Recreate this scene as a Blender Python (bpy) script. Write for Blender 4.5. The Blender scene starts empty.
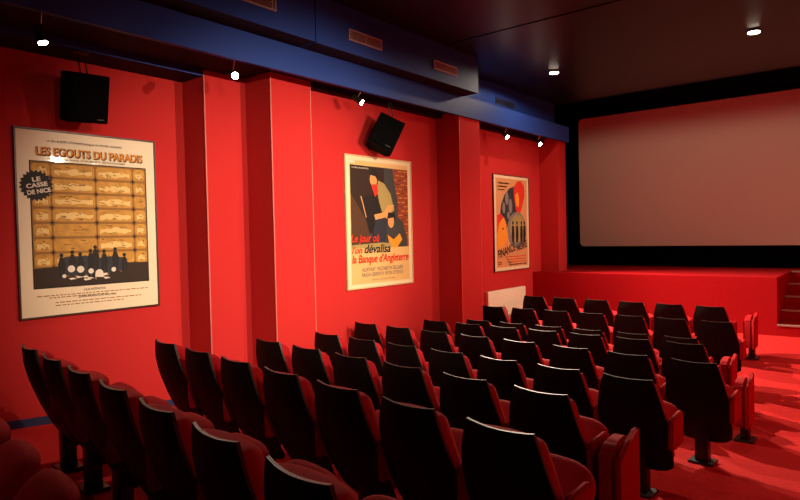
import bpy, bmesh, math, random
from mathutils import Vector, Matrix
random.seed(7)
C = bpy.context.scene
COL = C.collection
U = 5.2                      # metres per survey unit
EYE = 1.97                   # camera height above the lowest point of the floor
def W(X, Y, Z): return Vector((U*(X+1.0), U*Y, EYE+U*Z))     # left wall face lies at x = 0
def R(d): return math.radians(d)

# ---------------------------------------------------------------- camera
cam_d = bpy.data.cameras.new('camera'); cam = bpy.data.objects.new('camera', cam_d); COL.objects.link(cam)
C.camera = cam
cam_d.sensor_width = 36.0; cam_d.lens = 36.0*611.97/800.0; cam_d.clip_start = 0.02
yaw, pitch, roll = R(38.94935), R(-1.4466), R(-1.25307)
f = Vector((-math.sin(yaw)*math.cos(pitch), math.cos(yaw)*math.cos(pitch), math.sin(pitch)))
r = Vector((math.cos(yaw), math.sin(yaw), 0)); u = r.cross(f)
r2 = r*math.cos(roll)+u*math.sin(roll); u2 = -r*math.sin(roll)+u*math.cos(roll)
M = Matrix(((r2.x, u2.x, -f.x, 0), (r2.y, u2.y, -f.y, 0), (r2.z, u2.z, -f.z, 0), (0, 0, 0, 1)))
M.translation = W(0, 0, 0)
cam.matrix_world = M

# ---------------------------------------------------------------- world, exposure, lights
world = bpy.data.worlds.new('world'); C.world = world; world.use_nodes = True
world.node_tree.nodes['Background'].inputs[0].default_value = (0.02, 0.004, 0.004, 1)
world.node_tree.nodes['Background'].inputs[1].default_value = 0.05
C.view_settings.view_transform = 'Standard'; C.view_settings.look = 'None'
C.view_settings.exposure = 0.0; C.view_settings.gamma = 1.0; C.view_settings.use_curve_mapping = False
WARM = (1.0, 0.80, 0.58)
# ceiling downlights: survey X, Y, watts
DOWN = [(-.772, 1.688, 17), (-.259, 1.675, 26)]
# wall spotlights: survey X, Y, Z, aim (survey), watts
SPOT = [(-.925, .361, .279, (-.80, .46, -.28), 26),
        (-.925, .682, .293, (-.25, .50, -.05), 26),
        (-.925, 1.020, .297, (-.30, 1.30, -.16), 90),
        (-.925, 1.680, .292, (-.11, 1.42, -.40), 560),
        (-.925, 1.905, .293, (-.16, 1.66, -.40), 300)]
# their partners on the right-hand wall, aimed across at the posters
SPOTR = [(.13, .18, .292, (-1.0, .78, -.04), 130),
         (.13, .47, .292, (-1.0, .84, -.04), 350),
         (.13, .965, .298, (-1.05, .86, -.03), 430),
         (.13, 1.10, .298, (-1.0, 1.12, -.04), 190),
         (.13, 1.90, .298, (-1.0, 1.78, -.07), 250)]

# ---------------------------------------------------------------- materials
def mat(name, col, rough=.6, spec=.5, metal=0, noise=None, bump=None, sheen=0, emit=None, estr=0, coat=0):
    m = bpy.data.materials.new(name); m.use_nodes = True
    nt = m.node_tree; b = nt.nodes['Principled BSDF']
    b.inputs['Base Color'].default_value = (*col, 1); b.inputs['Roughness'].default_value = rough
    b.inputs['Specular IOR Level'].default_value = spec; b.inputs['Metallic'].default_value = metal
    if sheen: b.inputs['Sheen Weight'].default_value = sheen; b.inputs['Sheen Tint'].default_value = (*col, 1)
    if coat: b.inputs['Coat Weight'].default_value = coat; b.inputs['Coat Roughness'].default_value = .05
    if emit: b.inputs['Emission Color'].default_value = (*emit, 1); b.inputs['Emission Strength'].default_value = estr
    if noise or bump:
        tc = nt.nodes.new('ShaderNodeTexCoord')
    if noise:
        sc, amt = noise
        n = nt.nodes.new('ShaderNodeTexNoise'); n.inputs['Scale'].default_value = sc; n.inputs['Detail'].default_value = 4
        nt.links.new(tc.outputs['Object'], n.inputs['Vector'])
        mx = nt.nodes.new('ShaderNodeMix'); mx.data_type = 'RGBA'
        mx.inputs['A'].default_value = (*[c*(1-amt) for c in col], 1); mx.inputs['B'].default_value = (*[min(1, c*(1+amt)) for c in col], 1)
        nt.links.new(n.outputs['Fac'], mx.inputs['Factor']); nt.links.new(mx.outputs['Result'], b.inputs['Base Color'])
    if bump:
        sc, st = bump
        n = nt.nodes.new('ShaderNodeTexNoise'); n.inputs['Scale'].default_value = sc; n.inputs['Detail'].default_value = 3
        nt.links.new(tc.outputs['Object'], n.inputs['Vector'])
        bp = nt.nodes.new('ShaderNodeBump'); bp.inputs['Strength'].default_value = st; bp.inputs['Distance'].default_value = .01
        nt.links.new(n.outputs['Fac'], bp.inputs['Height']); nt.links.new(bp.outputs['Normal'], b.inputs['Normal'])
    return m
RED = (.50, .023, .023)
m_wall = mat('red_wall_fabric', RED, .85, .15, noise=(2.2, .05), bump=(240, .12))
m_carpet = mat('red_carpet', (.52, .020, .021), .95, .1, noise=(55, .28), bump=(300, .5))
m_stage = mat('red_stage_carpet', (.38, .004, .008), .95, .1, noise=(40, .18), bump=(280, .4))
m_blue = mat('blue_paint', (.014, .050, .27), .55, .3, noise=(3, .06))
m_bluedark = mat('dark_blue_paint', (.012, .018, .06), .6, .3)
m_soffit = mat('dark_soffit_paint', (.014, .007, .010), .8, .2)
m_black = mat('black_masking_cloth', (.002, .002, .0025), 1, .0)
m_screen = mat('projection_screen', (.66, .49, .40), .75, .25)
m_ceil = mat('dark_ceiling_paint', (.010, .0055, .008), .36, .22, noise=(6, .15))
m_shell = None
m_plush = mat('red_plush', (.40, .004, .009), .85, .2, sheen=.10, noise=(60, .2), bump=(200, .25))
m_iron = mat('black_iron', (.008, .008, .009), .45, .5)
m_edge = mat('shell_edge_strip', (.028, .022, .020), .45, .4)
m_speaker = mat('black_speaker_cabinet', (.0015, .0015, .0016), .75, .08)
m_grillcloth = mat('black_speaker_grille', (.0022, .002, .002), .9, .05)
m_trim = mat('pale_corner_bead', (.55, .14, .12), .4, .5)
m_alu = mat('aluminium_nosing', (.55, .40, .36), .35, .6, .6)
m_vent = mat('grey_vent_metal', (.42, .34, .28), .5, .4)
m_ventin = mat('vent_interior', (.07, .025, .02), .8, .2)
m_ventdark = mat('dark_vent_metal', (.04, .045, .05), .5, .4)
m_rad = mat('cream_radiator_enamel', (.92, .80, .60), .45, .4)
m_lampbody = mat('black_lamp_metal', (.01, .01, .01), .35, .5)
m_chrome = mat('chrome', (.7, .68, .65), .2, .5, 1)
m_lamp = mat('lamp_glass', (1, .9, .8), .3, .3, emit=(1, .86, .66), estr=26)
m_lampdim = mat('lamp_glass_spot', (1, .9, .8), .3, .3, emit=(1, .90, .74), estr=60)
m_framedark = mat('dark_brass_frame', (.05, .018, .010), .35, .5)
m_framewood = mat('pale_wood_frame', (.60, .42, .22), .5, .4, noise=(30, .12))
m_cream = mat('cream_poster_paper', (.80, .68, .47), .45, .5, coat=.6)
m_tan = mat('tan_poster_paper', (.72, .46, .17), .45, .5, coat=.5)
m_orangep = mat('orange_poster_paper', (.62, .30, .12), .5, .4)
m_mount = mat('cream_mount', (.78, .64, .40), .6, .3)
def flat(n, c): return mat(n, c, .6, .3)
p_black = flat('ink_black', (.012, .010, .010)); p_brown = flat('ink_brown', (.028, .013, .008)); p_dbrown = flat('ink_dark_brown', (.075, .032, .014))
p_gold = mat('ink_gold', (.55, .28, .045), .6, .3, noise=(14, .45)); p_pale = flat('ink_pale_gold', (.80, .55, .20)); p_dgold = flat('ink_bronze', (.30, .13, .025))
p_orange = flat('ink_orange', (.80, .30, .02)); p_red = flat('ink_red', (.65, .03, .015)); p_white = flat('ink_white', (.78, .70, .58))
p_grey = flat('ink_grey', (.22, .19, .16)); p_blueg = flat('ink_blue_grey', (.025, .03, .042)); p_skin = flat('ink_skin', (.62, .30, .10))
p_olive = flat('ink_olive', (.36, .27, .09)); p_slate = flat('ink_slate', (.045, .045, .042)); p_brick = mat('ink_brick', (.26, .05, .02), .6, .3, noise=(30, .5))

def shell_material():
    m = bpy.data.materials.new('black_grained_shell'); m.use_nodes = True; nt = m.node_tree; b = nt.nodes['Principled BSDF']
    tc = nt.nodes.new('ShaderNodeTexCoord'); mp = nt.nodes.new('ShaderNodeMapping')
    mp.inputs['Scale'].default_value = (60, 1.2, 1.2)
    n = nt.nodes.new('ShaderNodeTexNoise'); n.inputs['Scale'].default_value = 1.0; n.inputs['Detail'].default_value = 5
    rp = nt.nodes.new('ShaderNodeValToRGB'); rp.color_ramp.elements[0].color = (.0022, .0018, .0018, 1); rp.color_ramp.elements[0].position = .35
    rp.color_ramp.elements[1].color = (.011, .008, .0075, 1); rp.color_ramp.elements[1].position = .75
    nt.links.new(tc.outputs['Object'], mp.inputs['Vector']); nt.links.new(mp.outputs['Vector'], n.inputs['Vector'])
    nt.links.new(n.outputs['Fac'], rp.inputs['Fac']); nt.links.new(rp.outputs['Color'], b.inputs['Base Color'])
    b.inputs['Roughness'].default_value = .55; b.inputs['Specular IOR Level'].default_value = .15
    return m
m_shell = shell_material()

# ---------------------------------------------------------------- mesh helpers
def link_mesh(name, bm, mats, parent=None, smooth=False, loc=None, angle=35):
    bmesh.ops.recalc_face_normals(bm, faces=bm.faces[:])
    me = bpy.data.meshes.new(name); bm.to_mesh(me); bm.free()
    for m in (mats if isinstance(mats, (list, tuple)) else [mats]): me.materials.append(m)
    if smooth:
        for p in me.polygons: p.use_smooth = True
        try: me.set_sharp_from_angle(angle=R(angle))
        except Exception: pass
    o = bpy.data.objects.new(name, me); COL.objects.link(o)
    if parent: o.parent = parent
    if loc is not None: o.location = loc
    return o
def box(bm, a, b, mi=0, bevel=0, seg=2, mtx=None):
    a, b = Vector(a), Vector(b)
    v = [bm.verts.new((x, y, z)) for x in (a.x, b.x) for y in (a.y, b.y) for z in (a.z, b.z)]
    fs = [bm.faces.new([v[i] for i in q]) for q in ((0,1,3,2),(4,6,7,5),(0,4,5,1),(2,3,7,6),(0,2,6,4),(1,5,7,3))]
    for q in fs: q.material_index = mi
    if bevel:
        es = list({e for q in fs for e in q.edges})
        rr = bmesh.ops.bevel(bm, geom=es, offset=bevel, segments=seg, affect='EDGES', profile=.5)
        v = list({w for q in rr['faces'] for w in q.verts} | {w for w in v if w.is_valid})
        for q in rr['faces']: q.material_index = mi
    if mtx is not None: bmesh.ops.transform(bm, matrix=mtx, verts=v)
    return v
def cyl(bm, p, q, r1, r2=None, n=20, mi=0, caps=True):
    p, q = Vector(p), Vector(q); d = q-p; r2 = r1 if r2 is None else r2
    rot = d.to_track_quat('Z', 'Y').to_matrix().to_4x4()
    res = bmesh.ops.create_cone(bm, cap_ends=caps, segments=n, radius1=r1, radius2=r2, depth=d.length, matrix=Matrix.Translation((p+q)/2) @ rot)
    for w in res['verts']:
        for fc in w.link_faces: fc.material_index = mi
    return res['verts']
def extrude_poly(bm, pts, axis, a, b, mi=0):
    """closed 2-D outline pts extruded along an axis (0,1,2) from a to b"""
    def mk(p, t):
        l = list(p); l.insert(axis, t); return bm.verts.new(l)
    A = [mk(p, a) for p in pts]; B = [mk(p, b) for p in pts]; n = len(pts)
    fs = [bm.faces.new(A), bm.faces.new(B[::-1])]
    for i in range(n): fs.append(bm.faces.new((A[i], A[(i+1) % n], B[(i+1) % n], B[i])))
    for q in fs: q.material_index = mi
def struct(name, bm, m, parent=None, **k):
    o = link_mesh(name, bm, m, parent, **k)
    if not parent: o['kind'] = 'structure'
    return o
def thing(name, label, cat, loc=(0, 0, 0), rotz=0, group=None):
    o = bpy.data.objects.new(name, None); COL.objects.link(o); o.empty_display_size = .1
    o.location = loc; o.rotation_euler = (0, 0, rotz); o['label'] = label; o['category'] = cat
    if group: o['group'] = group
    return o
def tag(o, label, cat, group=None):
    o['label'] = label; o['category'] = cat
    if group: o['group'] = group
    return o

# ---------------------------------------------------------------- floor profile (sloping rake, rising again to the stage)
PROF = [(-.9, -.215), (-.2, -.262), (.09, -.283), (.27, -.298), (.45, -.3135), (.62, -.331), (.81, -.3525), (1.0, -.365), (1.19, -.379), (1.37, -.385), (1.55, -.377), (1.71, -.362), (1.83, -.340), (1.983, -.306), (2.6, -.306)]
def floor_z(Y):
    for (a, za), (b, zb) in zip(PROF, PROF[1:]):
        if a <= Y <= b: return za+(zb-za)*(Y-a)/(b-a)
    return PROF[-1][1]
XL, XR, YB, YE = -1.16, .22, -.85, 2.62
CEIL = .467
def seg_y(a, b, n=40): return sorted(set([a, b] + [a+(b-a)*i/n for i in range(n+1)] + [p[0] for p in PROF if a < p[0] < b]))
bm = bmesh.new(); ys = seg_y(YB, YE)
rows_ = []
for y in ys: rows_.append([bm.verts.new(W(x, y, floor_z(y))) for x in (XL-.04, XR+.04)] + [bm.verts.new(W(x, y, floor_z(y))-Vector((0, 0, .12))) for x in (XR+.04, XL-.04)])
for a, b in zip(rows_, rows_[1:]):
    for i in range(4): bm.faces.new((a[i], a[(i+1) % 4], b[(i+1) % 4], b[i]))
bm.faces.new(rows_[0]); bm.faces.new(rows_[-1][::-1])
struct('floor', bm, m_carpet)
# ceiling slab
bm = bmesh.new(); box(bm, W(XL-.05, YB-.03, CEIL), W(XR+.05, YE+.03, CEIL+.03)); struct('ceiling', bm, m_ceil)
# cross joint battens in the ceiling
bm = bmesh.new(); box(bm, W(-.86, 1.263, CEIL-.001), W(XR, 1.2665, CEIL+.002)); struct('trim_1', bm, m_black)
# left wall with its pilasters, one continuous lining
path = [(-1.133, YB), (-1.133, .705), (-1.057, .705), (-1.057, .804), (-.976, .804), (-.976, .912), (-1.0, .912), (-1.0, 1.41), (-.923, 1.41),
        (-.923, 1.512), (-1.0, 1.512), (-1.0, 2.05), (-.930, 2.05), (-.930, 2.118), (-1.12, 2.118)]
bm = bmesh.new()
out = path + [(-1.19, 2.118), (-1.19, YB)]
extrude_poly(bm, [(W(x, y, 0).x, W(x, y, 0).y) for x, y in out], 2, EYE-U*.42, EYE+U*.340)
struct('wall_left', bm, m_wall)
# blue skirting along the left wall, following the floor
bm = bmesh.new()
def skirt(bm, xf, y0, y1, h=.0135, t=.0035):
    ys = seg_y(y0, y1, 12); A = []
    for y in ys:
        z = floor_z(y); A.append([bm.verts.new(W(xf-.002, y, z-.002)), bm.verts.new(W(xf+t, y, z-.002)), bm.verts.new(W(xf+t, y, z+h)), bm.verts.new(W(xf-.002, y, z+h))])
    for a, b in zip(A, A[1:]):
        for i in range(4): bm.faces.new((a[i], a[(i+1) % 4], b[(i+1) % 4], b[i]))
    bm.faces.new(A[0]); bm.faces.new(A[-1][::-1])
for xf, y0, y1 in ((-1.133, YB, .705), (-1.057, .705, .804), (-.976, .804, .912), (-1.0, .912, 1.41), (-.923, 1.41, 1.512), (-1.0, 1.512, 1.983)): skirt(bm, xf, y0, y1)
for xa, xb, y in ((-1.133, -1.057, .705), (-1.057, -.976, .804), (-1.0, -.923, 1.41)):
    z = floor_z(y); box(bm, W(xa, y-.0035, z-.002), W(xb+.0035, y+.001, z+.0135))
struct('baseboard_left', bm, mat('blue_skirting', (.018, .028, .09), .5, .4))
# other walls of the hall
bm = bmesh.new(); box(bm, W(XR, YB, -.42), W(XR+.03, YE, CEIL)); struct('wall_right', bm, m_wall)
bm = bmesh.new(); box(bm, W(XL-.03, YB-.03, -.42), W(XR+.03, YB, CEIL)); struct('wall_back', bm, m_bluedark)
# black niche around the screen
SY = 2.42
bm = bmesh.new(); box(bm, W(-1.19, SY+.02, -.42), W(XR+.03, SY+.05, CEIL)); struct('wall_front', bm, m_black)
bm = bmesh.new(); box(bm, W(-1.15, 2.118, -.16), W(-1.12, SY+.02, CEIL)); struct('wall_niche_left', bm, m_black)
bm = bmesh.new(); box(bm, W(-1.12, 2.36, .446), W(XR, 2.375, CEIL)); struct('trim_2', bm, m_black)
bm = bmesh.new(); box(bm, W(-1.12, 2.15, CEIL-.006), W(XR, SY+.02, CEIL)); struct('trim_3', bm, m_black)
# fascia, soffit, upper duct box
bm = bmesh.new(); box(bm, W(-.915, YB, .3195), W(-.925, 2.118, .374)); box(bm, W(-.925, YB, .345), W(-1.19, 2.118, .374)); struct('wall_fascia', bm, m_blue)
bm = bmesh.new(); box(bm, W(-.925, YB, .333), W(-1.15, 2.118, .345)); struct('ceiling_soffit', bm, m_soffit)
bm = bmesh.new()
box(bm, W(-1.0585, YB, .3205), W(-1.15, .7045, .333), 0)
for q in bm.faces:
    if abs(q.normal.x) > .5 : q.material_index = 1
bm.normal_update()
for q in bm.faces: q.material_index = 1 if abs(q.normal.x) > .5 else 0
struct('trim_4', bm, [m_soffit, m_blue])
bm = bmesh.new()
box(bm, W(-.978, .912, .3215), W(-1.02, 1.41, .333)); box(bm, W(-.978, 1.512, .3215), W(-1.02, 2.05, .333)); struct('trim_5', bm, m_soffit)
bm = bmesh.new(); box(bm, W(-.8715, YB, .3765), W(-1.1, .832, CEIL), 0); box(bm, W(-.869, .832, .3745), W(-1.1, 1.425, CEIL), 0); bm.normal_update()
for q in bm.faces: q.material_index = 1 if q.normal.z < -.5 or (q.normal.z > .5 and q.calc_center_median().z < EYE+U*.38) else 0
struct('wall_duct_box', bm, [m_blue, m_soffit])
bm = bmesh.new(); box(bm, W(-.975, 1.425, .374), W(-1.1, 2.13, CEIL)); struct('wall_upper_left', bm, m_blue)
# corner beads of the pilasters
for i, (x, y, z1) in enumerate(((-1.057, .705, .333), (-.976, .804, .333), (-.976, .912, .333), (-.923, 1.41, .333), (-.923, 1.512, .333))):
    bm = bmesh.new(); box(bm, W(x-.0012, y-.0012, floor_z(y)), W(x+.0008, y+.0012, z1-.001)); struct('trim_%d' % (6+i), bm, m_trim if i < 3 else mat('red_corner_bead', (.7, .06, .05), .5, .4))

# ---------------------------------------------------------------- stage and steps
SZ = -.143; SX = -.255
bm = bmesh.new()
nos = [(1.983, -.274), (2.060, -.241), (2.137, -.208), (2.214, -.176)]
box(bm, W(-1.0, 1.983, -.33), W(SX, 2.118, SZ)); box(bm, W(-1.12, 2.118, -.33), W(SX, SY+.02, SZ)); box(bm, W(SX, 2.29, -.33), W(XR, SY+.02, SZ))
stage = struct('floor_stage', bm, m_stage)
steps = thing('stage_steps', 'red carpeted steps with metal nosings rising to the stage at right', 'steps', W(SX, 1.983, -.306))
bm = bmesh.new(); base = W(SX, 1.983, -.306)
for i, (y, z) in enumerate(nos): box(bm, W(SX+.0005, y, -.306)-base, W(XR-.0005, (nos+[(2.29, 0)])[i+1][0], z)-base)
link_mesh('step_block', bm, m_stage, steps)
for y, z in nos+[(2.29, SZ)]:
    bm = bmesh.new(); box(bm, W(SX+.001, y-.0035, z-.0042)-base, W(XR-.001, y+.006, z+.0008)-base, bevel=.003, seg=1); link_mesh('nosing', bm, m_alu, steps)
# ---------------------------------------------------------------- projection screen
scr = thing('projection_screen', 'large pale projection screen with rounded corners in the black niche', 'screen', W(-.46, SY+.0195, .19))
def rrect(w, h, r_, n=8):
    pts = []
    for cx, cy, a0 in ((w/2-r_, h/2-r_, 0), (-w/2+r_, h/2-r_, 90), (-w/2+r_, -h/2+r_, 180), (w/2-r_, -h/2+r_, 270)):
        for i in range(n+1): a = R(a0+90*i/n); pts.append((cx+r_*math.cos(a), cy+r_*math.sin(a)))
    return pts
sx0, sx1, sz0, sz1 = -1.004, .085, -.0643, .4535
pts = [(x+U*((sx0+sx1)/2+.46), y+U*((sz0+sz1)/2-.19)) for x, y in rrect(U*(sx1-sx0), U*(sz1-sz0), .09)]
bm = bmesh.new(); extrude_poly(bm, pts, 1, -.1, -.06); link_mesh('screen_fabric', bm, m_screen, scr)
bm = bmesh.new(); pts2 = [(x*1.004, y*1.004) for x, y in pts]; extrude_poly(bm, pts2, 1, -.058, 0); link_mesh('backing_frame', bm, m_black, scr)

# ---------------------------------------------------------------- lamps
def light(name, kind, loc, power, parent, aim=None, ang=120, blend=.7, rad=.04):
    d = bpy.data.lights.new(name, kind); d.energy = power; d.color = WARM; d.shadow_soft_size = rad
    if kind == 'SPOT': d.spot_size = R(ang); d.spot_blend = blend
    o = bpy.data.objects.new(name, d); COL.objects.link(o); o.parent = parent; o.location = loc
    if aim is not None: o.rotation_euler = Vector(aim).to_track_quat('-Z', 'Y').to_euler()
    return o
dl = ['warm downlight under the dark ceiling above the left of the stage', 'warm downlight under the dark ceiling, the one nearer the right edge',
      'downlight in the ceiling beside the blue duct box', 'downlight in the ceiling above the middle rows']
for (x, y, w), lab in zip(DOWN, dl):
    t = thing('ceiling_downlight', lab, 'ceiling light', W(x, y, CEIL), group='ceiling downlights')
    bm = bmesh.new(); cyl(bm, (0, 0, -.026), (0, 0, 0), .078, .070, 28); link_mesh('housing', bm, m_lampbody, t, smooth=True)
    bm = bmesh.new(); cyl(bm, (0, 0, -.034), (0, 0, -.0265), .066, .066, 28); link_mesh('bulb', bm, m_lamp, t, smooth=True)
    light('lamp', 'SPOT', (0, 0, -.05), w*4, t, (0, 0, -1), 176, .15, .05)
sl = ['small black wall spotlight glowing above the gold poster', 'bright starburst wall spotlight in front of the first pilaster', 'black cylinder spotlight with pale lens beside the tilted speaker',
      'glowing wall spotlight above the orange poster, left of two', 'glowing wall spotlight nearest the screen corner, right of two']
sr = ['wall spotlight on the right-hand wall nearest the viewer, aimed at the gold poster', 'wall spotlight on the right-hand wall aimed at the first pilasters',
      'wall spotlight on the right-hand wall between the two posters it faces', 'wall spotlight on the right-hand wall aimed at the pale framed poster', 'wall spotlight on the right-hand wall aimed at the orange poster']
for k, ((x, y, z, aim, w), lab) in enumerate(zip(SPOT+SPOTR, sl+sr)):
    right = k >= len(SPOT)
    top = W(x, y, .333) if not right else W(x, y, CEIL); p = W(x, y, z); d = (W(*aim)-p).normalized()
    t = thing('wall_spotlight', lab, 'spotlight', top, group='spotlights under the blue fascia' if not right else 'spotlights on the right-hand wall')
    L = p-top; back = L-d*.13
    bm = bmesh.new(); cyl(bm, (0, 0, -.012), (0, 0, 0), .03, .03, 16); cyl(bm, (0, 0, -.05), (0, 0, -.01), .007, .007, 8)
    cyl(bm, (0, 0, -.05), back*.6+L*.4, .007, .007, 8); link_mesh('bracket', bm, m_chrome, t, smooth=True)
    bm = bmesh.new(); cyl(bm, back, L, .030, .038, 20, caps=True); link_mesh('lamp_body', bm, m_lampbody, t, smooth=True)
    bm = bmesh.new(); cyl(bm, L+d*.001, L+d*.006, .032, .032, 20); link_mesh('lens', bm, m_lampdim, t, smooth=True)
    light('lamp', 'SPOT', L+d*.02, w*3, t, d, 105 if not right else 49, .9 if not right else 1.0, .02)

# ---------------------------------------------------------------- vents
def vent(lab, X, y0, y1, z0, z1, fm, im, n=14):
    t = thing('air_vent', lab, 'air vent', W(X, y0, z0)); o = W(X, y0, z0)
    w, h = U*(y1-y0), U*(z1-z0); b = .012
    bm = bmesh.new()
    for a, c in (((0, 0), (w, b)), ((0, h-b), (w, h)), ((0, b), (b, h-b)), ((w-b, b), (w, h-b)), ((w/2-b/3, b), (w/2+b/3, h-b)), ((w*.07, b), (w*.07+b*.5, h-b)), ((w*.93-b*.5, b), (w*.93, h-b))):
        box(bm, (0, a[0], a[1]), (.012, c[0], c[1]))
    link_mesh('vent_frame', bm, fm, t)
    bm = bmesh.new(); box(bm, (0.0005, b, b), (.003, w-b, h-b)); link_mesh('backing', bm, im, t)
    bm = bmesh.new()
    for i in range(n):
        z = b+(h-2*b)*(i+.5)/n; box(bm, (.002, b, z-.0012), (.010, w-b, z+.0012))
    link_mesh('louvres', bm, fm if fm is m_vent and w > .45 else im, t)
vent('grey louvred vent on the duct box cut by the top edge of the photo', -.8712, .62, .735, .408, .440, m_vent, m_ventin, 8)
vent('middle brown louvred vent on the blue duct box', -.8687, .922, 1.026, .4005, .4235, m_vent, m_ventin, 8)
vent('brown louvred vent near the far end of the blue duct box', -.8687, 1.219, 1.3195, .400, .4215, m_vent, m_ventin, 8)
vent('dark louvred vent on the recessed blue wall beyond the duct box', -.9748, 1.70, 1.82, .405, .425, m_ventdark, m_bluedark, 6)

# ---------------------------------------------------------------- radiator
rt = thing('radiator', 'cream ribbed wall heater under the orange poster', 'heater', W(-1.0, 1.655, -.30))
w, h = U*.248, U*.114
bm = bmesh.new(); box(bm, (.005, 0, 0), (.07, w, h), bevel=.008); link_mesh('heater_body', bm, m_rad, rt, smooth=True)
bm = bmesh.new()
for i in range(16): z = .03+(h-.06)*i/15; box(bm, (.069, .02, z-.008), (.073, w-.02, z+.008), bevel=.003, seg=1)
link_mesh('ribs', bm, m_rad, rt)
bm = bmesh.new(); box(bm, (.003, .06, -.24), (.05, .09, 0.004)); box(bm, (.003, w-.09, -.20), (.05, w-.06, 0.004)); link_mesh('feet', bm, m_rad, rt)

# ---------------------------------------------------------------- speakers
def speaker(lab, X, Y, Z, w, h, d, rz, rx, ry):
    t = thing('loudspeaker', lab, 'speaker', W(X, Y, .333 if X > -1.057 else .3205))
    c = W(X, Y, Z)-t.location
    mtx = Matrix.Translation(c) @ Matrix.Rotation(R(rz), 4, 'Z') @ Matrix.Rotation(R(ry), 4, 'Y') @ Matrix.Rotation(R(rx), 4, 'X')
    # local +X is the front, Y width, Z height
    bm = bmesh.new()
    out_ = [(d/2, -w/2), (d/2, w/2), (-d/2+.06, w/2*.98), (-d/2, w/2*.7), (-d/2, -w/2*.7), (-d/2+.06, -w/2*.98)]
    extrude_poly(bm, out_, 2, -h/2, h/2); bmesh.ops.bevel(bm, geom=bm.edges[:], offset=.008, segments=2, affect='EDGES')
    bmesh.ops.transform(bm, matrix=mtx, verts=bm.verts[:]); link_mesh('cabinet', bm, m_speaker, t, smooth=True)
    bm = bmesh.new(); v = box(bm, (d/2, -w/2+.015, -h/2+.015), (d/2+.012, w/2-.015, h/2-.015), bevel=.005, seg=1); bmesh.ops.transform(bm, matrix=mtx, verts=bm.verts[:])
    link_mesh('grille', bm, m_grillcloth, t)
    bm = bmesh.new(); box(bm, (d/2+.012, w/2-.11, -h/2+.03), (d/2+.014, w/2-.05, -h/2+.042)); bmesh.ops.transform(bm, matrix=mtx, verts=bm.verts[:]); link_mesh('badge', bm, m_ventdark, t)
    bm = bmesh.new()
    for s in (-1, 1):
        a = mtx @ Vector((0, s*.03, h/2)); cyl(bm, a, (c.x*1.0, a.y, 0), .006, .006, 8)
    box(bm, (c.x-.05, mtx.translation.y-.06, -.006), (c.x+.05, mtx.translation.y+.06, 0)); link_mesh('hanging_bracket', bm, m_iron, t)
speaker('black wall speaker hanging above the gold poster', -1.075, .480, .245, .36, .42, .22, 6.6, 4.3, 14.7)
speaker('tilted black speaker hanging above the pale framed poster', -.955, 1.134, .240, .34, .42, .25, -39.7, -27.1, -12.4)

# ---------------------------------------------------------------- framed posters
def text_mesh(name, s, parent, x0, x1, zc, hgt, m, y=.004, bold=0, shear=0, rot=0, spacing=1.0, depth=.0003):
    cu = bpy.data.curves.new('txt', 'FONT'); cu.body = s; cu.size = 1; cu.offset = bold; cu.shear = shear; cu.extrude = 0; cu.space_character = spacing
    o = bpy.data.objects.new('txt', cu); COL.objects.link(o)
    dg = bpy.context.evaluated_depsgraph_get(); me = bpy.data.meshes.new_from_object(o.evaluated_get(dg))
    COL.objects.unlink(o); bpy.data.objects.remove(o)
    xs = [v.co.x for v in me.vertices]; zs = [v.co.y for v in me.vertices]
    ax, bx, az, bz = min(xs), max(xs), min(zs), max(zs)
    ca, sa = math.cos(R(rot)), math.sin(R(rot)); cx = (x0+x1)/2
    for v in me.vertices:
        px = (x0 + (v.co.x-ax)/(bx-ax)*(x1-x0))-cx; pz = ((v.co.y-az)/(bz-az)-.5)*hgt
        qx, qz = px*ca-pz*sa, px*sa+pz*ca
        v.co = (y+.003, cx+qx, zc+qz)
    me.materials.clear(); me.materials.append(m)
    me.name = name
    ob = bpy.data.objects.new(name, me); COL.objects.link(ob); ob.parent = parent
    return ob
class Art:
    """flat printed picture: every shape a polygon lying a hair above the one before"""
    def __init__(s, w, h): s.bm = bmesh.new(); s.w, s.h = w, h; s.mats = []; s.k = 0
    def poly(s, pts, m):
        if m not in s.mats: s.mats.append(m)
        s.k += 1; x = .0022+s.k*.00001
        vs = [s.bm.verts.new((x, p[0]*s.w, (1-p[1])*s.h)) for p in pts]
        fc = s.bm.faces.new(vs); fc.material_index = s.mats.index(m)
        if fc.calc_center_median() is not None:
            fc.normal_update()
            if fc.normal.x < 0: fc.normal_flip()
    def ell(s, cx, cy, rx, ry, m, n=20, a0=0, a1=360):
        s.poly([(cx+rx*math.cos(R(a0+(a1-a0)*i/n)), cy+ry*math.sin(R(a0+(a1-a0)*i/n))) for i in range(n)], m)
    def rect(s, x0, y0, x1, y1, m): s.poly([(x0, y0), (x1, y0), (x1, y1), (x0, y1)], m)
    def done(s, parent, name='printed_picture'):
        me = bpy.data.meshes.new(name); s.bm.to_mesh(me); s.bm.free()
        for m in s.mats: me.materials.append(m)
        o = bpy.data.objects.new(name, me); COL.objects.link(o); o.parent = parent; return o
def poster(lab, X, y0, y1, z0, z1, fw, fm, pm, lean=.0):
    t = thing('framed_poster', lab, 'poster', W(X, y0, z0)+Vector((.018, 0, 0)))
    w, h = U*(y1-y0), U*(z1-z0)
    bm = bmesh.new()
    for a, c in (((-fw, -fw), (w+fw, 0)), ((-fw, h), (w+fw, h+fw)), ((-fw, 0), (0, h)), ((w, 0), (w+fw, h))): box(bm, (-.016, a[0], a[1]), (.012, c[0], c[1]), bevel=.002, seg=1)
    link_mesh('poster_frame', bm, fm, t)
    bm = bmesh.new(); box(bm, (-.014, 0, 0), (.001, w, h)); link_mesh('poster_sheet', bm, pm, t)
    return t, w, h
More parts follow.
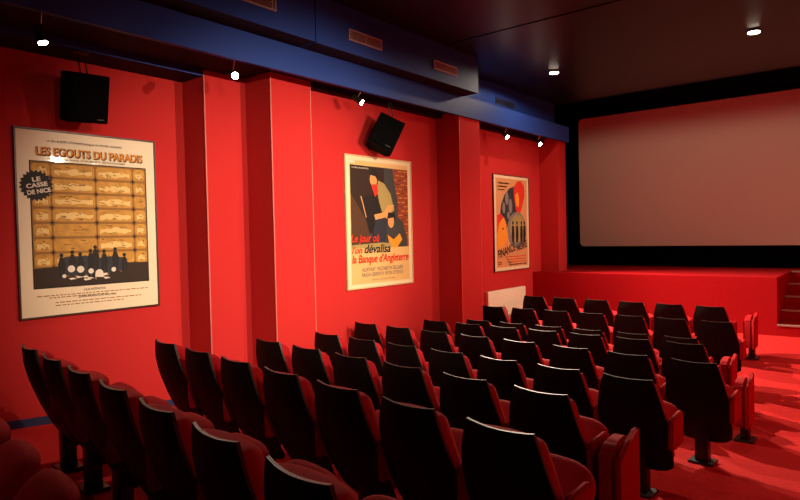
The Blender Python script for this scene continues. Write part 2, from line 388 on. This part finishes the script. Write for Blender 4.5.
# 1: gold bars poster
t, w, h = poster('large cream poster of stacked gold bars in a thin dark frame', -1.133, .3925, .635, -.1262, .190, .016, m_framedark, m_cream)
A = Art(w, h); ax0, ax1, ay0, ay1 = .080, .930, .162, .852
A.rect(ax0, ay0, ax1, ay1, p_black); A.rect(ax0+.008, ay0+.006, ax1-.008, ay1-.006, p_dgold)
cols = [0, .155, .53, .875, 1.0]; aw = ax1-ax0-.016; ah = (ay1-ay0)*.83; nr = 7
rng = random.Random(3)
for j in range(nr):
    for i in range(4):
        xa, xb = ax0+.008+aw*cols[i], ax0+.008+aw*cols[i+1]; ya, yb = ay0+.006+ah*j/nr, ay0+.006+ah*(j+1)/nr
        gx, gy = .011, .007; c = min(.02, (xb-xa)*.2)
        A.poly([(xa+c, ya+gy), (xb-c, ya+gy), (xb-gx*.6, ya+gy+.012), (xb-gx*.6, yb-gy-.012), (xb-c, yb-gy), (xa+c, yb-gy), (xa+gx*.6, yb-gy-.012), (xa+gx*.6, ya+gy+.012)], p_gold)
        n = 9; x_a, x_b = xa+c*1.2, xb-c*1.2
        if rng.random() < .97:
            top = [(x_a+(x_b-x_a)*k/n, ya+.022+.018*abs(k/n-.5)+.012*rng.random()) for k in range(n+1)]; bot = [(x_b-(x_b-x_a)*k/n, yb-.014-.016*rng.random()) for k in range(n+1)]
            A.poly(top+bot, p_pale if rng.random() < .9 else p_gold)
        for k in range(9):
            xx = xa+c+(xb-xa-2*c)*rng.random()*.7; ww = (xb-xa)*.25*rng.random()+.02; yy = ya+.010+rng.random()*(yb-ya-.028)
            ww *= .6; A.poly([(xx, yy), (xx+ww, yy+.003), (xx+ww*.8, yy+.007), (xx+.01, yy+.004)], p_dgold if k % 3 else p_brown)
for i in (1, 2, 3):
    for j in range(1, nr+1):
        cx, cy = ax0+.008+aw*cols[i], ay0+.006+ah*j/nr
        A.poly([(cx, cy-.016), (cx+.006, cy-.004), (cx+.022, cy), (cx+.006, cy+.004), (cx, cy+.016), (cx-.006, cy+.004), (cx-.022, cy), (cx-.006, cy-.004)], p_brown)
gy0 = ay0+(ay1-ay0)*.80
A.poly([(ax0+.008, gy0+.028), (.5, gy0+.012), (ax1-.008, gy0+.02), (ax1-.008, ay1-.006), (ax0+.008, ay1-.006)], p_brown)
for q in range(26):
    xx, yy = .28+.42*rng.random(), .775+.04*rng.random(); A.poly([(xx, yy), (xx+.03*rng.random()+.01, yy-.004), (xx+.05*rng.random()+.02, yy+.004), (xx+.015, yy+.008)], p_white if q % 3 else p_dgold)
A.poly([(.25, .72), (.29, .685), (.44, .68), (.50, .70), (.62, .69), (.72, .70), (.745, .74), (.74, .775), (.62, .785), (.45, .79), (.28, .79), (.25, .765)], p_blueg)
for cx, hy, hgt_ in ((.27, .675, .12), (.345, .66, .10), (.40, .672, .12), (.475, .655, .15), (.51, .635, .17), (.575, .66, .12), (.66, .65, .13), (.73, .685, .10)):
    A.ell(cx, hy, .014, .012, p_black, 12); A.poly([(cx-.012, hy+.012), (cx+.012, hy+.012), (cx+.028, hy+.05), (cx+.018, hy+hgt_), (cx+.004, hy+hgt_), (cx, hy+.08), (cx-.006, hy+hgt_), (cx-.02, hy+hgt_), (cx-.026, hy+.05)], p_black)
for cx, cy, rr in ((.335, .752, .026), (.40, .757, .026), (.475, .77, .020), (.535, .785, .030), (.645, .768, .018), (.285, .79, .014)): A.ell(cx, cy, rr, rr*.75, p_white, 14)
n = 22; A.poly([(.122+(.112 if i % 2 else .094)*math.cos(2*math.pi*i/(2*n)), .296+(.086 if i % 2 else .072)*math.sin(2*math.pi*i/(2*n))) for i in range(2*n)], p_black)
A.done(t)
Z = lambda v: h*(1-v)
def rowtxt(name, s, u0, u1, v, hh, m, **k): return text_mesh(name, s, t, w*u0, w*u1, Z(v), h*hh, m, **k)
rowtxt('title_shadow', 'LES EGOUTS DU PARADIS', .128, .905, .1105, .050, p_dbrown, bold=.04, y=.0031)
rowtxt('title_lettering', 'LES EGOUTS DU PARADIS', .122, .898, .1070, .044, p_orange, bold=.012, y=.0035)
rowtxt('credit_lettering', 'un film de JOSE GIOVANNI dialogues de MICHEL AUDIARD', .20, .74, .052, .016, p_brown, y=.003)
rowtxt('credit_lettering', "d'après le livre d'ALBERT SPAGGIARI", .20, .76, .148, .013, p_brown, y=.003)
rowtxt('credit_lettering', 'LILA KEDROVA', .42, .58, .872, .012, p_brown, y=.003)
rowtxt('credit_lettering', 'JEAN-FRANCOIS BALMER', .38, .66, .912, .014, p_brown, y=.003)
for v, a, b in ((.890, .10, .92), (.902, .18, .60), (.930, .22, .86), (.946, .22, .72)):
    A2 = Art(w, h); x = a
    while x < b: ww = .012+.03*rng.random(); A2.rect(x, v, min(b, x+ww), v+.005, p_dgold); x += ww+.008
    A2.k = 40; A2.done(t, 'small_print')
for s, u0, u1, v in (('LE', .095, .150, .262), ('CASSE', .055, .195, .293), ('DE NICE', .060, .215, .326)): rowtxt('badge_lettering', s, u0, u1, v, .024, p_white, bold=.03, y=.0036, rot=11)
# 2: pale framed poster
t, w, h = poster('pale-framed poster of a figure over a dark crate beside brickwork', -1.0, 1.0365, 1.2815, -.1255, .1885, .018, m_framewood, m_tan)
A = Art(w, h)
A.rect(.0, .0, 1, .03, m_mount); A.rect(0, 0, .05, 1, m_mount); A.rect(.955, 0, 1, 1, m_mount); A.rect(0, .975, 1, 1, m_mount)
A.rect(.06, .065, .95, .70, p_brown); A.poly([(.06, .28), (.30, .50), (.44, .70), (.06, .70)], p_dbrown); A.rect(.70, .065, .95, .70, p_brick)
for j in range(16):
    for i in range(3):
        x = .71+i*.085+(.04 if j % 2 else 0)
        if x < .93: A.rect(x, .08+j*.036, min(.95, x+.06), .082+j*.036+.003, p_orange if (i+j) % 3 else p_brown)
A.poly([(.56, .065), (.70, .065), (.78, .35), (.76, .56), (.60, .5)], p_slate)
A.poly([(.20, .30), (.40, .285), (.48, .33), (.50, .62), (.36, .66), (.26, .45)], p_black); A.poly([(.20, .30), (.215, .298), (.285, .46), (.275, .465)], p_skin)
A.poly([(.47, .17), (.56, .19), (.66, .27), (.72, .40), (.62, .45), (.54, .45), (.48, .34), (.45, .24)], p_olive)   # shirt
A.poly([(.62, .36), (.72, .36), (.60, .47), (.42, .49), (.40, .44), (.55, .42)], p_skin)
A.ell(.40, .165, .055, .058, p_skin, 18); A.poly([(.345, .13), (.37, .085), (.44, .08), (.475, .12), (.465, .175), (.43, .14)], p_black)
A.poly([(.36, .205), (.45, .20), (.47, .26), (.42, .30)], p_red)
A.poly([(.42, .48), (.58, .46), (.66, .56), (.64, .70), (.46, .70), (.38, .58)], p_blueg)
A.poly([(.60, .50), (.74, .44), (.86, .50), (.92, .62), (.92, .70), (.56, .70)], p_slate); A.ell(.66, .49, .05, .055, p_skin, 16); A.poly([(.60, .47), (.62, .42), (.72, .42), (.74, .50), (.70, .46)], p_black)
A.poly([(.60, .60), (.70, .64), (.80, .59), (.84, .64), (.76, .70), (.64, .70)], p_orange)
A.poly([(.30, .60), (.36, .58), (.38, .61), (.32, .635)], p_slate); A.rect(.05, .035, .13, .05, p_white); A.poly([(.06, .675), (.50, .660), (.66, .668), (.66, .70), (.06, .70)], p_olive)
A.done(t)
rowtxt = lambda name, s, u0, u1, v, hh, m, **k: text_mesh(name, s, t, w*u0, w*u1, h*(1-v), h*hh, m, **k)
kw = dict(shear=.25, bold=.02, y=.0040)
rowtxt('title_lettering', 'Le jour où', .05, .47, .632, .080, p_red, **kw)
rowtxt('title_lettering', "l'on", .06, .21, .712, .055, p_red, **kw)
rowtxt('title_lettering', "dévalisa", .24, .64, .706, .068, p_black, **kw)
rowtxt('title_lettering', "la Banque d'Angleterre", .06, .94, .790, .085, p_red, **kw)
rowtxt('credit_lettering', 'ALDO RAY', .20, .40, .865, .030, p_grey, y=.003)
rowtxt('credit_lettering', 'ELIZABETH SELLARS', .43, .84, .865, .030, p_grey, y=.003)
rowtxt('credit_lettering', 'HUGH GRIFFITH', .20, .52, .905, .030, p_grey, y=.003)
rowtxt('credit_lettering', "PETER O'TOOLE", .55, .84, .905, .030, p_grey, y=.003)
rowtxt('credit_lettering', 'JOHN GUILLERMIN', .34, .70, .95, .012, p_grey, y=.003)
rowtxt('credit_lettering', 'METRO-GOLDWYN', .08, .32, .085, .010, p_white, y=.0036)
# 3: orange poster
t, w, h = poster('orange poster with red face and slanted black title near screen', -1.0, 1.714, 1.9525, -.1255, .1865, .012, m_framedark, m_mount)
A = Art(w, h); A.rect(.06, .03, .95, .965, m_orangep)
A.poly([(.16, .42), (.20, .30), (.30, .20), (.44, .13), (.60, .10), (.66, .30), (.60, .50), (.42, .48), (.34, .56), (.24, .50)], p_blueg)
for x, y, rx, ry in ((.36, .24, .05, .07), (.27, .34, .04, .06), (.46, .32, .05, .08), (.40, .42, .04, .04)): A.ell(x, y, rx, ry, p_grey, 14)
A.poly([(.56, .12), (.66, .05), (.78, .04), (.87, .10), (.88, .20), (.82, .30), (.74, .40), (.70, .42), (.62, .36), (.57, .24)], p_red)
A.poly([(.60, .20), (.68, .16), (.72, .24), (.70, .33), (.63, .31)], p_orange)
A.ell(.64, .58, .28, .20, p_grey, 24); A.ell(.66, .56, .22, .15, p_olive, 24)
for x in (.52, .64, .77, .86): A.ell(x, .50, .022, .022, p_black, 12); A.poly([(x-.03, .53), (x+.03, .53), (x+.04, .64), (x+.02, .71), (x-.03, .71), (x-.04, .64)], p_black)
A.poly([(.08, .44), (.16, .42), (.28, .45), (.34, .52), (.33, .58), (.38, .62), (.34, .68), (.26, .74), (.10, .78), (.08, .70)], p_orange)
A.poly([(.08, .42), (.18, .40), (.26, .44), (.14, .50), (.08, .62)], p_red); A.ell(.24, .56, .02, .012, p_brown, 10)
A.rect(.10, .905, .18, .938, p_brown); A.rect(.12, .913, .16, .930, p_orange)
A.done(t)
text_mesh('title_lettering', 'FINANCE', t, w*.09, w*.57, h*.208, h*.088, p_black, y=.004, bold=.012, rot=12)
text_mesh('title_lettering', 'NOIRE', t, w*.62, w*.93, h*.252, h*.082, p_black, y=.004, bold=.012, rot=12)
for i in range(4):
    A2 = Art(w, h); x = .30+.03*i
    while x < .88: ww = .03+.06*rng.random(); A2.rect(x, .855+.028*i, min(.9, x+ww), .867+.028*i, p_red if i < 3 else p_brown); x += ww+.012
    A2.k = 60; A2.done(t, 'small_print')
    if i < 3:
        A2 = Art(w, h); A2.rect(.12, .075+.035*i, .42-.06*i, .088+.035*i, p_red); A2.k = 60; A2.done(t, 'small_print')

# ---------------------------------------------------------------- seats
def interp(tab, z):
    for (a, va), (b, vb) in zip(tab, tab[1:]):
        if a <= z <= b: t_ = (z-a)/(b-a); return va+(vb-va)*t_
    return tab[0][1] if z < tab[0][0] else tab[-1][1]
HW = [(.17, .12), (.185, .175), (.22, .218), (.30, .233), (.42, .236), (.52, .236), (.60, .232), (.70, .213), (.80, .186), (.835, .175), (.85, .166)]
LEAN = [(.17, .245), (.22, .22), (.30, .175), (.40, .125), (.50, .085), (.62, .040), (.74, .010), (.85, 0)]
WRAP = .024
def shell_pt(s, z): x = s*interp(HW, z); return x, interp(LEAN, z)+WRAP*s*s*(.6+.4*min(1, z/.6))
def shell_bm(T=.015):
    bm = bmesh.new(); zs = [.17, .173, .18, .19, .205, .22, .25, .30, .36, .42, .48, .54, .60, .66, .72, .78, .82, .838, .85]; ns = 13
    F, B = [], []
    for z in zs:
        fr, bk = [], []
        for i in range(ns):
            s = -1+2*i/(ns-1); x, y = shell_pt(s, z)
            zz = z+(.008*(s*s) if z > .84 else 0)
            bk.append(bm.verts.new((x, y, zz))); fr.append(bm.verts.new((x, y+T, zz)))
        F.append(fr); B.append(bk)
    for G, in ((F,), (B,)):
        for a, b in zip(G, G[1:]):
            for i in range(ns-1): bm.faces.new((a[i], a[i+1], b[i+1], b[i]))
    for j in range(len(zs)-1):
        for i in (0, ns-1): q = bm.faces.new((F[j][i], B[j][i], B[j+1][i], F[j+1][i])); q.material_index = 1 if zs[j] > .5 else 0
    for j in (0, len(zs)-1):
        for i in range(ns-1): q = bm.faces.new((F[j][i], F[j][i+1], B[j][i+1], B[j][i])); q.material_index = 1 if j else 0
    return bm
def pad_bm():
    """padded back cushion filling the hollow of the shell, bulging forward"""
    bm = bmesh.new(); zs = [.30, .33, .38, .46, .54, .62, .70, .75, .78, .80, .812, .820]; ns = 13; F, B = [], []
    for z in zs:
        fr, bk = [], []
        for i in range(ns):
            s = -1+2*i/(ns-1); x, y = shell_pt(s, z); e = math.sqrt(max(0, 1-s*s)); top = min(1, (z-.27)/.06)*(1 if z < .72 else math.sqrt(max(0.04, 1-((z-.72)/.102)**4)))
            y0 = y+.0155; crown = .008*(1-s*s) if z > .78 else 0
            bk.append(bm.verts.new((x*.97, y0, z+crown*((z-.78)/.032)))); fr.append(bm.verts.new((x*.985, y0+.035+.115*e*top, z+crown*((z-.78)/.032)+(.006 if z < .8 else 0))))
        F.append(fr); B.append(bk)
    for G in (F, B):
        for a, b in zip(G, G[1:]):
            for i in range(ns-1): bm.faces.new((a[i], a[i+1], b[i+1], b[i]))
    for j in range(len(zs)-1):
        for i in (0, ns-1): bm.faces.new((F[j][i], B[j][i], B[j+1][i], F[j+1][i]))
    for j in (0, len(zs)-1):
        for i in range(ns-1): bm.faces.new((F[j][i], F[j][i+1], B[j][i+1], B[j][i]))
    return bm
def rbox(a, b, bev, mtx=None, seg=3): bm = bmesh.new(); box(bm, a, b, bevel=bev, seg=seg); (bmesh.ops.transform(bm, matrix=mtx, verts=bm.verts[:]) if mtx else None); return bm
def armrest(parent, s):
    bm = bmesh.new()
    pts = [(.085, .395), (.085, .575), (.105, .600), (.27, .622), (.295, .605), (.295, .40), (.28, .385), (.10, .38)]
    extrude_poly(bm, pts, 0, s*.238, s*.271); bmesh.ops.bevel(bm, geom=bm.edges[:], offset=.010, segments=3, affect='EDGES')
    o = link_mesh('armrest', bm, m_plush, parent, smooth=True, angle=60)
    return o
def make_seat():
    t = thing('cinema_seat', 'seat', 'cinema seat')
    link_mesh('back_shell', shell_bm(), [m_shell, m_edge], t, smooth=True, angle=50)
    link_mesh('back_cushion', pad_bm(), m_plush, t, smooth=True, angle=70)
    mt = Matrix.Translation((0, .265, .33)) @ Matrix.Rotation(R(-38), 4, 'X')
    bm = bmesh.new(); res = bmesh.ops.create_uvsphere(bm, u_segments=36, v_segments=20, radius=1)
    pw = lambda c, e: math.copysign(abs(c)**e, c)
    for v in bm.verts:
        ph = math.asin(max(-1, min(1, v.co.z))); th = math.atan2(v.co.y, v.co.x)
        # axis of the poles lies across the thickness so the rim is a smooth D outline
        k = pw(math.cos(ph), .45); v.co = Vector((.216*k*pw(math.cos(th), .62), .058*pw(math.sin(ph), .8), .175+.175*k*pw(math.sin(th), .70)))
    bmesh.ops.transform(bm, matrix=mt, verts=bm.verts[:])
    link_mesh('seat', bm, m_plush, t, smooth=True, angle=170)
    link_mesh('seat_pan', rbox((-.19, .0505, .02), (.19, .068, .27), .008, mt, 2), m_shell, t, smooth=True)
    armrest(t, 1)
    bm = bmesh.new(); box(bm, (-.05, .20, .006), (.05, .29, .345), bevel=.008); box(bm, (-.23, .255, .345), (.23, .285, .385)); link_mesh('pedestal', bm, m_iron, t, smooth=True)
    link_mesh('base_plate', rbox((-.095, .165, -.012), (.095, .325, .012), .005, None, 1), m_iron, t)
    return t
proto = make_seat(); used = [False]
def dup(root):
    c = root.copy(); COL.objects.link(c)
    for ch in root.children:
        k = ch.copy(); COL.objects.link(k); k.parent = c
        for g in ch.children: q = g.copy(); COL.objects.link(q); q.parent = k
    return c
# image-derived rows, counted from the stage: (top z, first TL X/z, X step/z, Y fit a, b, indices n0..n1)
def row(z, X0, dX, Y0, Y1, n0, n1, N):   # X0 = corner X of index 0, dX = step, Y from Y0 (index 0) to Y1 (index N-1)
    return [(X0+dX*n, Y0+(Y1-Y0)*n/(N-1)) for n in range(n0, n1+1)], z
ROWS = [row(.2030, -.916, .1024, 1.758, 1.730, 0, 5, 6),
        row(.2150, -.945, .0990, 1.551, 1.540, 0, 6, 7),
        row(.2260, -.873, .0987, 1.353, 1.346, 0, 5, 6),
        row(.2170, -.732, .0975, 1.236, 1.232, -2, 4, 5),
        row(.2010, -.773, .1008, 1.022, .992, -2, 5, 6),
        row(.1900, -.893, .0988, .832, .792, 0, 6, 7),
        row(.1680, -.828, .1008, .638, .592, 0, 5, 6),
        row(.1516, -.873, .1000, .484, .418, 0, 6, 7),
        row(.1351, -.901, .1000, .312, .236, 0, 7, 7),
        row(.1200, -.807, .1000, .140, .078, 0, 4, 6)]
rowname = ['front row', 'second row', 'third row', 'fourth row', 'fifth row', 'sixth row', 'seventh row', 'eighth row', 'ninth row', 'rearmost row']
ordw = ['first', 'second', 'third', 'fourth', 'fifth', 'sixth', 'seventh', 'eighth']
wall_end = []
for ri, (pts, z) in enumerate(ROWS):
    n = len(pts); (xa, ya), (xb, yb) = pts[0], pts[-1]; a = math.atan2(yb-ya, xb-xa)
    for i, (x, y) in enumerate(pts):
        s = proto if not used[0] else dup(proto); used[0] = True
        tl = Vector((-.170, WRAP, 0)); tl.rotate(Matrix.Rotation(a, 3, 'Z'))
        p = W(x, y, -z-.850/U)-tl; p.z = EYE-U*z-.855
        yf = (p.y+.24)/U
        p.z = EYE+U*floor_z(yf)+.012
        s.location = p; s.rotation_euler = (0, 0, a)
        s['group'] = 'seats of the '+rowname[ri]
        # stretch slightly so the top edge reaches its measured height
        want = (EYE-U*z)-p.z; s.scale = (1, 1, want/.853)
        where = 'at the left wall end of the row' if i == 0 else ('at the aisle end of the row' if i == n-1 else '%s from the left wall' % ordw[i])
        if ri == 9: where = {0: 'farthest from the viewer', n-1: 'nearest the viewer'}.get(i, '%s from the left wall' % ordw[i])
        s['label'] = 'black-shelled red cinema seat, %s, %s' % (rowname[ri], where)
        s['category'] = 'cinema seat'
        if i == 0 and ri < 2: wall_end.append(s)

for s in wall_end: armrest(s, -1)
# ---------------------------------------------------------------- folded jump seats standing at the aisle ends
def jump_seat(lab, X, Y, sc=1):
    z = floor_z(Y); t = thing('folding_jump_seat', lab, 'folding seat', W(X, Y, z)+Vector((0, 0, .01)), 0, 'folded jump seats at the aisle'); t.scale = (1, 1, sc)
    bm = bmesh.new(); pts = [(-.15, .14), (-.155, .50), (-.13, .535), (-.06, .565), (.04, .575), (.12, .55), (.15, .50), (.15, .16)]
    extrude_poly(bm, pts, 0, -.070, .018); bmesh.ops.bevel(bm, geom=bm.edges[:], offset=.016, segments=4, affect='EDGES'); link_mesh('seat_cushion', bm, m_plush, t, smooth=True, angle=70)
    bm = bmesh.new(); pts = [(-.155, .13), (-.160, .505), (-.10, .535), (.02, .565), (.10, .590), (.14, .60), (.15, .58), (.15, .13)]
    extrude_poly(bm, pts, 0, .020, .052); bmesh.ops.bevel(bm, geom=bm.edges[:], offset=.008, segments=3, affect='EDGES'); link_mesh('side_panel', bm, m_plush, t, smooth=True, angle=70)
    bm = bmesh.new(); box(bm, (-.084, -.13, .15), (-.0705, .13, .50), bevel=.005); link_mesh('seat_pan', bm, m_shell, t, smooth=True)
    bm = bmesh.new(); box(bm, (-.035, -.06, .006), (.035, .06, .19), bevel=.006); link_mesh('pedestal', bm, m_iron, t, smooth=True)
    link_mesh('base_plate', rbox((-.085, -.10, -.012), (.085, .10, .012), .005, None, 1), m_iron, t)
jump_seat('folded red jump seat on black foot at the aisle end of the front row', -.290, 1.815)
jump_seat('folded red jump seat between the end seats of second and fourth rows', -.268, 1.415)
jump_seat('folded dark red jump seat on black foot in the aisle beside fourth row', -.207, 1.225)
jump_seat('folded red jump seat at the bottom of the photo, nearest the viewer', -.2165, .6175, 1.07)
